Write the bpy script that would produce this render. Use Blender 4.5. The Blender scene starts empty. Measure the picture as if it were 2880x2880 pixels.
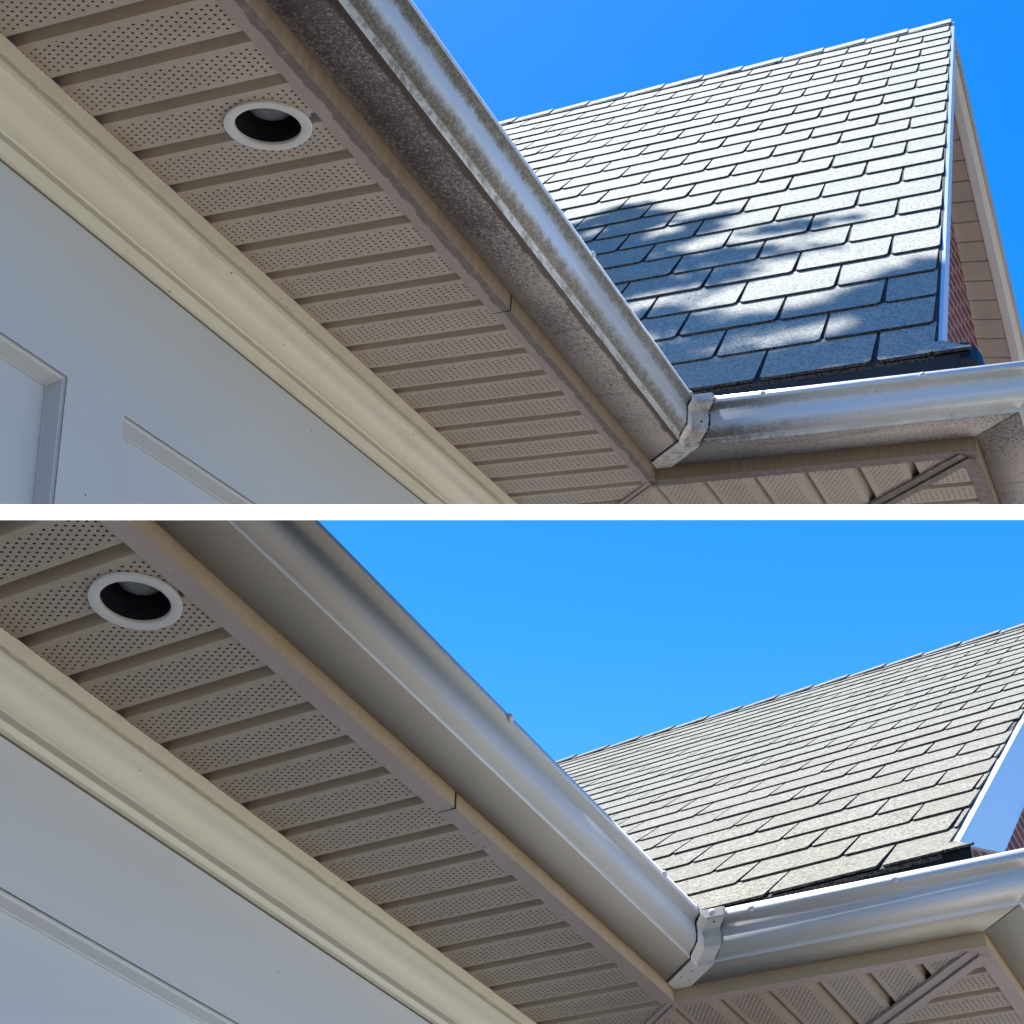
import bpy, bmesh, math, random
from mathutils import Vector, Matrix
rnd = random.Random(7)

# ------------------------------------------------------------------ camera, sky, sun, exposure
scene = bpy.context.scene
PITCH = math.radians(29.2)
CAM = Vector((0, 0, 1.6))
cam_data = bpy.data.cameras.new('camera')
cam = bpy.data.objects.new('camera', cam_data)
scene.collection.objects.link(cam)
cam.location = CAM
cam.rotation_euler = (math.pi / 2 + PITCH, 0, 0)
cam_data.sensor_width = 36
cam_data.lens = 53.75
cam_data.clip_start = 0.05
cam_data.clip_end = 2000
scene.camera = cam
RIGHT = Vector((1, 0, 0)); DOWN = Vector((0, math.sin(PITCH), -math.cos(PITCH))); FWD = Vector((0, math.cos(PITCH), math.sin(PITCH)))
SUN = (RIGHT * -0.20 + DOWN * -0.70 + FWD * 0.68).normalized()

world = bpy.data.worlds.new('World'); scene.world = world
world.use_nodes = True
wn = world.node_tree.nodes; wl = world.node_tree.links
wn.clear()
sky = wn.new('ShaderNodeTexSky'); sky.sky_type = 'NISHITA'; sky.sun_disc = False
sky.sun_elevation = math.asin(SUN.z); sky.sun_rotation = math.atan2(SUN.x, SUN.y)
sky.air_density = 1.0; sky.dust_density = 0.2; sky.ozone_density = 3.0
hs = wn.new('ShaderNodeHueSaturation'); hs.inputs['Saturation'].default_value = 1.44; hs.inputs['Hue'].default_value = 0.505
bgd = wn.new('ShaderNodeBackground'); bgd.inputs['Strength'].default_value = 0.088
wout = wn.new('ShaderNodeOutputWorld')
wl.new(sky.outputs[0], hs.inputs['Color']); wl.new(hs.outputs[0], bgd.inputs['Color']); wl.new(bgd.outputs[0], wout.inputs['Surface'])

sun_data = bpy.data.lights.new('sun', 'SUN'); sun_data.energy = 5.0; sun_data.angle = math.radians(1.1); sun_data.color = (1, 0.955, 0.88)
sun = bpy.data.objects.new('sun', sun_data); scene.collection.objects.link(sun)
sun.rotation_euler = SUN.to_track_quat('Z', 'Y').to_euler()
sun.location = (0, 0, 30)

scene.view_settings.view_transform = 'Standard'
scene.view_settings.look = 'None'
scene.view_settings.exposure = 1.48
scene.view_settings.gamma = 1
scene.cycles.max_bounces = 8

# ------------------------------------------------------------------ node helper
class Mat:
    def __init__(s, name, rough=0.5, spec=0.5, coat=0.0, coat_rough=0.1, metallic=0.0):
        s.m = bpy.data.materials.new(name); s.m.use_nodes = True
        s.t = s.m.node_tree; s.n = s.t.nodes; s.b = s.n['Principled BSDF']
        s.b.inputs['Roughness'].default_value = rough
        s.b.inputs['Specular IOR Level'].default_value = spec
        s.b.inputs['Coat Weight'].default_value = coat
        s.b.inputs['Coat Roughness'].default_value = coat_rough
        s.b.inputs['Metallic'].default_value = metallic
        tc = s.n.new('ShaderNodeTexCoord'); s.obj = tc.outputs['Object']
        sp = s.n.new('ShaderNodeSeparateXYZ'); s.t.links.new(s.obj, sp.inputs[0])
        s.x, s.yn, s.z = sp.outputs
        s.y = s.mul(s.yn, -1)
    def put(s, sock, v):
        if isinstance(v, bpy.types.NodeSocket): s.t.links.new(v, sock)
        else: sock.default_value = v
    def op(s, o, a, b=0.0, c=None, clamp=False):
        n = s.n.new('ShaderNodeMath'); n.operation = o; n.use_clamp = clamp
        s.put(n.inputs[0], a); s.put(n.inputs[1], b)
        if c is not None: s.put(n.inputs[2], c)
        return n.outputs[0]
    def mul(s, a, b): return s.op('MULTIPLY', a, b)
    def add(s, a, b): return s.op('ADD', a, b)
    def sub(s, a, b): return s.op('SUBTRACT', a, b)
    def ramp(s, v, lo, hi, a=0.0, b=1.0):
        n = s.n.new('ShaderNodeMapRange'); n.interpolation_type = 'SMOOTHSTEP'
        s.put(n.inputs['Value'], v); n.inputs['From Min'].default_value = lo; n.inputs['From Max'].default_value = hi
        n.inputs['To Min'].default_value = a; n.inputs['To Max'].default_value = b
        return n.outputs[0]
    def noise(s, scale, detail=4, rough=0.6, stretch=(1, 1, 1), dist=0.0):
        mp = s.n.new('ShaderNodeMapping'); mp.inputs['Scale'].default_value = stretch
        s.t.links.new(s.obj, mp.inputs['Vector'])
        n = s.n.new('ShaderNodeTexNoise'); n.inputs['Scale'].default_value = scale; n.inputs['Detail'].default_value = detail
        n.inputs['Roughness'].default_value = rough; n.inputs['Distortion'].default_value = dist
        s.t.links.new(mp.outputs[0], n.inputs['Vector'])
        return n.outputs['Fac']
    def voro(s, scale, out='Distance'):
        n = s.n.new('ShaderNodeTexVoronoi'); n.inputs['Scale'].default_value = scale
        s.t.links.new(s.obj, n.inputs['Vector']); return n.outputs[out]
    def mix(s, f, a, b):
        n = s.n.new('ShaderNodeMix'); n.data_type = 'RGBA'
        s.put(n.inputs['Factor'], f)
        for k, v in ((6, a), (7, b)):
            if isinstance(v, bpy.types.NodeSocket): s.t.links.new(v, n.inputs[k])
            else: n.inputs[k].default_value = (*v, 1)
        return n.outputs[2]
    def color(s, c):
        if isinstance(c, bpy.types.NodeSocket): s.t.links.new(c, s.b.inputs['Base Color'])
        else: s.b.inputs['Base Color'].default_value = (*c, 1)
        return s
    def rough(s, v): s.put(s.b.inputs['Roughness'], v); return s
    def bump(s, h, strength=0.3, dist=0.002):
        n = s.n.new('ShaderNodeBump'); n.inputs['Strength'].default_value = strength; n.inputs['Distance'].default_value = dist
        s.put(n.inputs['Height'], h); s.t.links.new(n.outputs[0], s.b.inputs['Normal']); return s

def specks(m, base, scale=14, thr=0.035, col=(0.05, 0.045, 0.04)):
    """tiny fly specks and dirt dots"""
    d = m.voro(scale)
    g = m.noise(3.1, 2)
    f = m.mul(m.op('LESS_THAN', d, thr), m.op('GREATER_THAN', g, 0.5))
    return m.mix(m.mul(f, 0.8), base, col)

# ------------------------------------------------------------------ house parameters
HP = {
 'T': dict(rot=(-1.6485487, -1.1379810, -0.6904164), t=(-0.0186833, -0.0532748, 4.7432796), S=0.64, XN=-2.50, XG=-2.27,
      x0=-2.16124, p=0.127, yi=0.44356, yf=0.48748, h1=0.04135, gb=0.12777, gt=0.17797, hg=0.12546, ye=1.41075, xs=-1.0800,
      P=(-0.05, 1.14599, 0.27362), A=(0.0089964, 0.3368381, 0.0165224), B=(0.1984325, -0.0228043, 0.2052580),
      uL=-13.0, u0=0.494, u1=0.5245, nv=24, vtop=24.64, light=(-1.9024, 0.3273), lrx=0.078, lry=0.0905, col=0.0159, drop=0.27, p2=0.1516, r2=0.4778, p3=0.132, r3=0.0922,
      crown=[(0, 0.004), (0, -0.0260), (-0.0125, -0.0275), (-0.0130, -0.0370), (-0.0070, -0.0385), (-0.0080, -0.050), (-0.020, -0.0610), (-0.032, -0.0660), (-0.043, -0.075), (-0.051, -0.087), (-0.056, -0.100), (-0.059, -0.1180), (-0.060, -0.1200), (-0.052, -0.1215), (-0.051, -0.129), (-0.055, -0.1320), (-0.0665, -0.1335), (-0.068, -0.150), (-0.069, -0.1600), (-0.080, -0.1637)]),
 'B': dict(rot=(-1.9789295, -1.2046353, -0.5555787), t=(0.0665183, 1.2985426, 3.8616283), S=1.50, XN=-2.5, XG=-2.5,
      x0=-2.17658, p=0.127, yi=0.33646, yf=0.37252, h1=0.03339, gb=0.10494, gt=0.15411, hg=0.09861, ye=1.13345, xs=-1.0918,
      P=(-0.05, 0.93072, 0.20990), A=(-0.001054, 0.2823185, 0.0119359), B=(0.1897587, 0.0050302, 0.1473786),
      uL=-15.0, u0=0.555, u1=0.556, nv=24, vtop=25.0, light=(-1.9211, 0.2502), lrx=0.077, lry=0.0745, col=0.0120, drop=0.245, p2=0.1235, r2=0.4805, p3=0.1302, r3=0.1246,
      crown=[(0, 0.004), (0, -0.0225), (-0.0110, -0.0240), (-0.0115, -0.0310), (-0.0050, -0.0325), (-0.0060, -0.0400), (-0.014, -0.0470), (-0.025, -0.0510), (-0.034, -0.058), (-0.041, -0.068), (-0.045, -0.079), (-0.047, -0.0900), (-0.048, -0.0912), (-0.040, -0.0925), (-0.039, -0.0985), (-0.044, -0.1010), (-0.0570, -0.1020), (-0.060, -0.108), (-0.062, -0.1145), (-0.080, -0.1120)]),
}

def rodrigues(r):
    v = Vector(r); return Matrix.Rotation(v.length, 3, v.normalized())

def v3(X, Y, Z):            # house coordinates: X along the long eave, Y out from it, Z up
    return Vector((X, -Y, Z))

# ------------------------------------------------------------------ object helpers
def thing(name, label, cat, group=None, kind=None):
    o = bpy.data.objects.new(name, None); scene.collection.objects.link(o)
    o.empty_display_size = 0.1
    if label: o['label'] = label
    if cat: o['category'] = cat
    if group: o['group'] = group
    if kind: o['kind'] = kind
    return o

CUT = {}                    # plane at which each house ends where the white divider runs
def obj(name, bm, mats, parent=None, smooth=0, cut=None, label=None):
    bmesh.ops.remove_doubles(bm, verts=bm.verts, dist=1e-6)
    if cut:
        co, no = CUT[cut]
        solid = not any(e.is_boundary for e in bm.edges)
        g = bm.verts[:] + bm.edges[:] + bm.faces[:]
        r = bmesh.ops.bisect_plane(bm, geom=g, plane_co=co, plane_no=no, clear_outer=True)
        ed = [] if not solid else [e for e in r['geom_cut'] if isinstance(e, bmesh.types.BMEdge) and e.is_boundary]
        if ed:
            try: bmesh.ops.holes_fill(bm, edges=ed, sides=0)
            except Exception: pass
        if not bm.faces: return None
    bmesh.ops.recalc_face_normals(bm, faces=bm.faces)
    me = bpy.data.meshes.new(name)
    bm.to_mesh(me); bm.free()
    for m in (mats if isinstance(mats, (list, tuple)) else [mats]): me.materials.append(m.m)
    o = bpy.data.objects.new(name, me); scene.collection.objects.link(o)
    if parent: o.parent = parent
    if smooth:
        for p in me.polygons: p.use_smooth = True
        me.set_sharp_from_angle(angle=math.radians(smooth))
    if label: o['label'] = label
    return o

def quad(bm, pts, mi=0):
    f = bm.faces.new([bm.verts.new(p) for p in pts]); f.material_index = mi; return f

def prism(bm, poly, vec, mi=0):
    """solid from a planar polygon pushed along vec"""
    a = [bm.verts.new(p) for p in poly]; b = [bm.verts.new(p + vec) for p in poly]
    fs = [bm.faces.new(a), bm.faces.new(b[::-1])]
    n = len(poly)
    for i in range(n): fs.append(bm.faces.new((a[i], b[i], b[(i + 1) % n], a[(i + 1) % n])))
    for f in fs: f.material_index = mi

def hexa(bm, c, mi=0):
    """8 corners: bottom 4 then top 4"""
    v = [bm.verts.new(p) for p in c]
    for q in ((0, 1, 2, 3), (7, 6, 5, 4), (0, 4, 5, 1), (1, 5, 6, 2), (2, 6, 7, 3), (3, 7, 4, 0)):
        f = bm.faces.new([v[i] for i in q]); f.material_index = mi

def loft(bm, secs, closed, mis=None, caps=True):
    """secs: list of rings of points with the same count"""
    R = [[bm.verts.new(p) for p in s] for s in secs]
    n = len(secs[0]); m = n if closed else n - 1
    for a, b in zip(R, R[1:]):
        for i in range(m):
            f = bm.faces.new((a[i], a[(i + 1) % n], b[(i + 1) % n], b[i]))
            if mis: f.material_index = mis[i]
    if closed and caps:
        for r in (R[0], R[-1]):
            try: bm.faces.new(r)
            except Exception: pass

def lathe(bm, prof, c, rx=1.0, ry=1.0, seg=64):
    secs = []
    for k in range(seg):
        a = 2 * math.pi * k / seg
        secs.append([v3(c[0] + r * rx * math.cos(a), c[1] + r * ry * math.sin(a), c[2] + z) for r, z in prof])
    R = [[bm.verts.new(p) for p in s] for s in secs]
    for k in range(seg):
        a, b = R[k], R[(k + 1) % seg]
        for i in range(len(prof) - 1): bm.faces.new((a[i], a[i + 1], b[i + 1], b[i]))

def screw_head(bm, c, axis, r=0.0065, h=0.004, seg=14):
    q = axis.to_track_quat('Z', 'Y')
    rings = []
    for rr, hh in ((r, 0), (r, h * 0.4), (r * 0.75, h * 0.85), (r * 0.3, h)):
        rings.append([c + q @ Vector((rr * math.cos(2 * math.pi * k / seg), rr * math.sin(2 * math.pi * k / seg), hh)) for k in range(seg)])
    loft(bm, rings, True)

# ------------------------------------------------------------------ materials
def make_mats(w):
    D = w == 'T'           # the upper house has not been washed
    M = {}; h = HP[w]
    zt = h['h1'] + h['hg']
    # --- perforated vinyl soffit
    def soffit(name, pitch, start, along, col):
        m = Mat(name, rough=0.42, spec=0.35)
        X, Y = (m.x, m.y) if along == 'x' else (m.y, m.x)
        u = m.op('FRACT', m.op('DIVIDE', m.sub(X, start - 20 * pitch), pitch))
        a = m.op('DIVIDE', m.sub(u, 0.375), 0.103)
        b = m.op('DIVIDE', Y, col)
        def lat(da, db):
            fa = m.mul(m.sub(m.op('FRACT', m.add(m.sub(a, da), 100.5)), 0.5), 0.103 * pitch)
            fb = m.mul(m.sub(m.op('FRACT', m.add(m.mul(m.sub(b, db), 0.5), 100.5)), 0.5), 2 * col)
            fb = m.mul(fb, 0.78)
            return m.op('SQRT', m.add(m.mul(fa, fa), m.mul(fb, fb)))
        d = m.op('MINIMUM', lat(0, 0), lat(0.5, 1))
        inb = m.mul(m.op('GREATER_THAN', a, -0.3), m.op('LESS_THAN', a, 5.3))
        hole = m.mul(m.ramp(d, 0.0021, 0.0029, 1, 0), inb)
        rim = m.mul(m.mul(m.ramp(d, 0.0030, 0.0046, 1, 0), inb), 0.35)
        n1 = m.noise(2.3, 4); n2 = m.noise(26, 3, stretch=(1, .35, 1))
        base = m.mix(m.ramp(n1, 0.3, 0.7), (0.42, 0.365, 0.315) if D else (0.35, 0.30, 0.25), (0.47, 0.415, 0.36) if D else (0.38, 0.33, 0.275))
        base = m.mix(m.mul(m.ramp(n2, 0.5, 0.8), 0.18), base, (0.22, 0.17, 0.14))
        # brown tide mark of dirt where the panels meet the moulding
        if along == 'x':
            edge = m.mul(m.ramp(m.y, 0.0, 0.05, 1, 0), m.ramp(m.noise(9, 3), 0.35, 0.65, 0.35, 0.9))
            base = m.mix(m.mul(edge, 0.6), base, (0.22, 0.15, 0.09))
        base = m.mix(m.mul(rim, 1.0), base, (0.46, 0.40, 0.35))
        base = specks(m, base, 17, 0.04 if D else 0.022)
        m.color(m.mix(hole, base, (0.006, 0.005, 0.005)))
        m.bump(m.sub(m.mul(n1, 0.4), hole), 0.25, 0.002)
        return m
    M['soffit1'] = soffit('perforated_vinyl', h['p'], h['x0'], 'x', h['col'])
    M['soffit2'] = soffit('perforated_vinyl_cross', h['p2'], h['r2'] - .235 * h['p2'], 'y', h['col'] * 0.9)
    M['soffit3'] = soffit('perforated_vinyl_return', h['p3'], h['r3'], 'x', h['col'])
    # --- fascia / trim aluminium, taupe
    m = Mat('taupe_aluminium', rough=0.38, spec=0.4)
    base = m.mix(m.ramp(m.noise(4, 3), .3, .7), (0.335, 0.28, 0.265), (0.37, 0.31, 0.295))
    if D:
        # torn-edged grey mildew band along the outer side of the flange
        q = m.add(m.sub(m.y, h['yf']), m.mul(m.sub(m.noise(14, 5, .7), 0.5), 0.035))
        band = m.mul(m.ramp(q, -0.021, -0.0185), m.ramp(m.noise(40, 4, .75), 0.28, 0.55, 0.45, 1))
        onfl = m.op('LESS_THAN', m.z, 0.0015)
        base = m.mix(m.mul(m.mul(band, onfl), 0.78), base, (0.105, 0.085, 0.08))
        base = m.mix(m.mul(m.ramp(m.noise(120, 3, .8), .62, .7), .5), base, (0.1, .085, .075))
    M['flange'] = m.color(specks(m, base, 15, .03)); m.bump(m.noise(30, 4), .12, .002)
    m = Mat('fascia_paint', rough=0.33, spec=0.45)
    st = m.noise(60, 4, .65, stretch=(1.0, 1.0, .05))
    up = m.ramp(m.add(m.z, m.mul(m.sub(m.noise(7, 3), .5), .012)), 0.012, h['h1'] + .004)
    base = m.mix(m.ramp(st, .35, .7), (0.24, 0.20, 0.155), (0.31, 0.26, 0.205)) if D else m.mix(m.ramp(st, .3, .75), (0.42, .34, .25), (.46, .38, .29))
    base = m.mix(m.mul(up, 0.55 if not D else .45), base, (0.34, 0.205, 0.085) if not D else (0.20, 0.135, 0.075))
    front = m.mul(m.op('GREATER_THAN', m.x, -0.004), m.op('GREATER_THAN', m.y, h['yf'] + .004))
    M['fascia'] = m.color(specks(m, base, 16, .03)); m.bump(st, .1, .002)
    # --- gutter face
    m = Mat('gutter_enamel', rough=0.42, spec=0.5, coat=0.25, coat_rough=0.22)
    f = m.op('DIVIDE', m.sub(m.z, h['h1']), h['hg'])         # 0 at the bottom bead, 1 at the lip
    white = m.mix(m.ramp(m.noise(3, 3), .3, .7), (0.62, .67, .73), (0.66, .71, .77)) if D else m.mix(m.ramp(m.noise(3, 3), .3, .7), (0.60, .65, .71), (0.64, .69, .75))
    if D:
        n = m.mul(m.sub(m.noise(34, 7, .8, stretch=(1, 1, .5)), .5), .34)
        fine = m.noise(140, 3, .7)
        g1 = m.op('LESS_THAN', m.x, -h['gt'] + 0.0)           # along the long eave
        long_e = m.op('GREATER_THAN', m.y, 9)                # placeholder, replaced below
        fn = m.add(f, n)
        lo = m.mul(m.ramp(f, .11, .13), m.ramp(fn, .15, .38, 1, 0))
        hi = m.mul(m.ramp(fn, .62, .80), m.ramp(f, .835, .85, 1, 0))
        lip = m.mul(m.op('GREATER_THAN', f, .86), m.ramp(m.noise(26, 5, .75), .52, .62, 0, .55))
        bead = m.mul(m.op('LESS_THAN', f, .12), m.ramp(m.noise(30, 5, .75), .45, .6, 0, .75))
        # short gutter: dirt by the corner; beyond, bands paint shade under the lip
        on2 = m.op('GREATER_THAN', m.x, -h['gt'] - 0.002)
        near = m.ramp(m.add(m.y, m.mul(n, .5)), h['yf'] + h['gt'] + .02, h['yf'] + h['gt'] + .42, 1.0, .30)
        wgt = m.add(m.sub(1, on2), m.mul(on2, near))
        dirt = m.mul(m.op('MAXIMUM', m.op('MAXIMUM', lo, hi), m.op('MAXIMUM', lip, bead)), wgt)
        dcol = m.mix(m.ramp(fine, .38, .68), (0.028, .024, .014), (0.21, .185, .125))
        drop = m.mul(m.ramp(m.noise(34, 4, .7, stretch=(1, 1, .12)), .66, .74), .35)
        base = m.mix(m.op('MULTIPLY', dirt, .86), white, dcol)
        base = m.mix(m.mul(drop, wgt), base, (.2, .18, .13))
        base = m.mix(m.mul(m.op('LESS_THAN', m.voro(26), .05), .7), base, (.04, .04, .03))
        m.rough(m.add(m.mul(dirt, .45), .24))
    else:
        w_ = m.mul(m.sub(m.noise(5, 4), .5), .10); fw = m.add(f, w_)
        ed = m.add(m.mul(m.ramp(f, .095, .11), m.ramp(fw, .12, .42, 1, 0)), m.mul(m.ramp(fw, .56, .80), m.ramp(f, .84, .855, 1, 0)))
        base = m.mix(m.mul(ed, .55), white, (0.37, .32, .235))  # tan edge bands painted in for the ground's reflection
        base = m.mix(m.mul(m.op('LESS_THAN', m.voro(9), .018), .6), base, (.06, .05, .04))
    M['gutter'] = m.color(base)
    # --- gutter underside
    m = Mat('gutter_underside', rough=0.5, spec=0.35)
    if D:
        q1 = m.sub(m.y, h['yf'])
        big = m.noise(2.2, 3); fine = m.noise(95, 5, .85); med = m.noise(240, 2, .6)
        fade = m.ramp(m.x, -1.6, -0.2, .03, -.04)
        edge = m.mul(m.ramp(q1, 0.0, .035, 1, 0), .12)
        k = m.add(m.add(m.mul(fine, .6), m.mul(med, .4)), m.sub(m.add(m.mul(m.sub(big, .5), .3), fade), edge))
        f = m.ramp(k, .44, .57)
        base = m.mix(f, (0.37, .34, .335), (0.105, .096, .11))
        run = m.mul(m.ramp(m.noise(9, 5, .7, stretch=(3, .35, 1)), .54, .66), .45)
        base = m.mix(run, base, (.09, .08, .085))
        rust = m.mul(m.ramp(m.add(q1, m.mul(m.sub(m.noise(18, 4), .5), .03)), h['gb'] - .022, h['gb'] - .012), .95)
        base = m.mix(m.mul(rust, m.op('LESS_THAN', m.x, -h['gb'])), base, (.05, .035, .035))
    else:
        base = m.mix(m.ramp(m.noise(5, 3), .3, .7), (0.34, .325, .295), (0.36, .345, .315))
        base = m.mix(m.mul(m.ramp(m.sub(m.y, h['yf']), .0, .03, 1, 0), .35), base, (.33, .28, .2))
        base = specks(m, base, 8, .02)
    M['under'] = m.color(base)
    # --- miter box
    m = Mat('miter_enamel', rough=0.4, spec=0.45)
    base = m.mix(m.ramp(m.noise(40, 5, .7), .45, .65), (.58, .58, .58), (.36, .34, .32) if D else (.54, .54, .54))
    if D: base = m.mix(m.mul(m.ramp(m.noise(75, 4, .8), .56, .63), m.ramp(m.z, h['h1'] + .03, h['h1'], .2, .85)), base, (.06, .05, .06))
    M['miter'] = m.color(base)
    m = Mat('dark_sealant', rough=0.7); M['seal'] = m.color((0.012, .011, .012))
    # --- crown moulding and panelled wall paint
    m = Mat('cream_trim_paint', rough=0.42, spec=0.4)
    n = m.noise(1.6, 3)
    base = m.mix(m.ramp(n, .3, .7), (0.65, .63, .53) if D else (.76, .735, .605), (0.67, .655, .565) if D else (.79, .765, .64))
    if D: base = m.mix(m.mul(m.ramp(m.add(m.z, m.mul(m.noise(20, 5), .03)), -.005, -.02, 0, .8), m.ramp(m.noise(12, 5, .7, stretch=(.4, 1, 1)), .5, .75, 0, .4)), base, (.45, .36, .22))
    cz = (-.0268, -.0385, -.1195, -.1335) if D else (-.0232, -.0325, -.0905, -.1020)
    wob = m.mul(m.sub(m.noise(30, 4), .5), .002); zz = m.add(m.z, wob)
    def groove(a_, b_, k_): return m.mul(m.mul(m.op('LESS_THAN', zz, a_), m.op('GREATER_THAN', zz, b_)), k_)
    crease_shade = m.add(groove(cz[0], cz[1], .42), m.add(groove(cz[2] + .0014, cz[2] - .0018, .5), groove(cz[3] + .0016, cz[3] - .0016, .5)))  # shade in the moulding's creases painted into the colour
    base = m.mix(crease_shade, base, (.24, .215, .165))
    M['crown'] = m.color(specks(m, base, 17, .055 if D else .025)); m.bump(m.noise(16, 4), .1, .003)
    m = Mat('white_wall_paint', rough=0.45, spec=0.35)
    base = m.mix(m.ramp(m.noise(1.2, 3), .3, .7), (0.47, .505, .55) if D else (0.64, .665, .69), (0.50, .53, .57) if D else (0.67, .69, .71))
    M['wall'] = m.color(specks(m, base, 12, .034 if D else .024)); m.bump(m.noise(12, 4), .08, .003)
    # --- shingles
    m = Mat('asphalt_granules', rough=0.92, spec=0.15)
    g = m.voro(150, 'Color'); bw = m.n.new('ShaderNodeRGBToBW'); m.t.links.new(g, bw.inputs[0])
    n2 = m.noise(210, 2, .7); tab = m.noise(2.6, 2)
    k = m.add(m.mul(bw.outputs[0], .5), m.mul(n2, .5))
    lo, hi = ((0.20, .215, .21), (0.45, .465, .43)) if D else ((0.085, .088, .08), (0.265, .262, .232))
    base = m.mix(m.ramp(k, .30, .66), lo, hi)
    base = m.mix(m.mul(m.ramp(tab, .35, .65), .16), base, (.24, .25, .24))
    at = m.n.new('ShaderNodeAttribute'); at.attribute_name = 'tone'
    base = m.mix(m.op('MULTIPLY', at.outputs['Fac'], .38), base, tuple(c * .62 for c in hi))
    M['shingle'] = m.color(base); m.bump(k, .55, .004)
    m = Mat('shingle_slot', rough=0.95, spec=0.1)
    M['slot'] = m.color(m.mix(m.ramp(m.noise(160, 3), .35, .65), (0.02, .02, .026), (0.12, .125, .13)))
    # --- rake board, far rake and brick
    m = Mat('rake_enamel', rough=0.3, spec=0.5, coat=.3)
    M['rake'] = m.color(m.mix(m.ramp(m.noise(3), .3, .7), (0.44, .54, .70), (0.46, .56, .72)))  # skylight blue put into the white board's colour
    m = Mat('taupe_vinyl', rough=0.4, spec=0.4)
    M['vinyl'] = m.color(m.mix(m.ramp(m.noise(3), .3, .7), (0.30, .255, .24), (0.345, .295, .275)))
    m = Mat('grey_trim', rough=.4); M['trim'] = m.color((.50, .47, .43))
    m = Mat('black_strip', rough=.5); M['eave_black'] = m.color(m.mix(m.ramp(m.noise(30), .3, .7), (.010, .010, .013), (.014, .014, .018)))
    # brick bonded along the wall's length
    m = Mat('red_brick', rough=.85, spec=.2)
    cb = m.n.new('ShaderNodeCombineXYZ')
    m.put(cb.inputs[0], m.sub(m.x, m.mul(m.y, .4))); m.put(cb.inputs[1], m.z)
    bt = m.n.new('ShaderNodeTexBrick'); bt.inputs['Scale'].default_value = 1
    bt.inputs['Brick Width'].default_value = .21; bt.inputs['Row Height'].default_value = .073; bt.inputs['Mortar Size'].default_value = .009
    bt.inputs['Color1'].default_value = (.20, .055, .045, 1); bt.inputs['Color2'].default_value = (.11, .035, .035, 1); bt.inputs['Mortar'].default_value = (.34, .27, .26, 1)
    m.t.links.new(cb.outputs[0], bt.inputs['Vector'])
    M['brick'] = m.color(m.mix(m.mul(m.noise(30, 4), .35), bt.outputs[0], (.09, .04, .04)))
    m.bump(bt.outputs['Fac'], -.6, .01)
    # --- lamp
    m = Mat('lamp_trim_enamel', rough=.35, spec=.5)
    base = (.66, .68, .70) if D else (.56, .57, .57)
    M['ring'] = m.color(specks(m, m.mix(m.noise(9), base, tuple(c * .93 for c in base)), 55, .06 if D else .03))
    m = Mat('black_baffle', rough=.6, spec=.2); M['can'] = m.color((.008, .008, .014))
    m = Mat('frosted_bulb_glass', rough=.35, spec=.5); M['bulb'] = m.color((.15, .16, .175))
    m = Mat('screw_enamel', rough=.35); M['screw'] = m.color((.62, .64, .70))
    return M

# ------------------------------------------------------------------ a house corner
def sect(h, kind):
    gb, gt, h1, H = h['gb'], h['gt'], h['h1'], h['hg']
    d = gt - gb; lt = 1.01 if h['S'] < 1 else 1.085
    pts = [(0.003, H * .96), (0.003, 0.0), (gb, 0.0), (gb, .095 * H), (gb + .05 * d, .115 * H), (gb + .34 * d, .165 * H), (gb + .54 * d, .235 * H), (gb + .63 * d, .32 * H),
           (gb + .66 * d, .43 * H), (gb + .64 * d, .54 * H), (gb + .61 * d, .64 * H), (gb + .61 * d, .71 * H), (gb + .70 * d, .775 * H), (gb + .90 * d, .825 * H), (gt, .85 * H), (gt - .007, H * lt), (gt - .017, H * lt), (gt - .017, H - .012)]
    return [(q, h1 + z) for q, z in pts]

def path_pt(h, seg_end, q, z):
    """mitred corner points of lines that run parallel to the fascia line at offset q"""
    yf, ye = h['yf'], h['ye']
    if seg_end == 0: return v3(h['XG'], yf + q, z)
    if seg_end == 1: return v3(-q, yf + q, z)
    if seg_end == 2: return v3(-q, ye + q, z)
    if seg_end == 3: return v3(1.1, ye + q, z)

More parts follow.
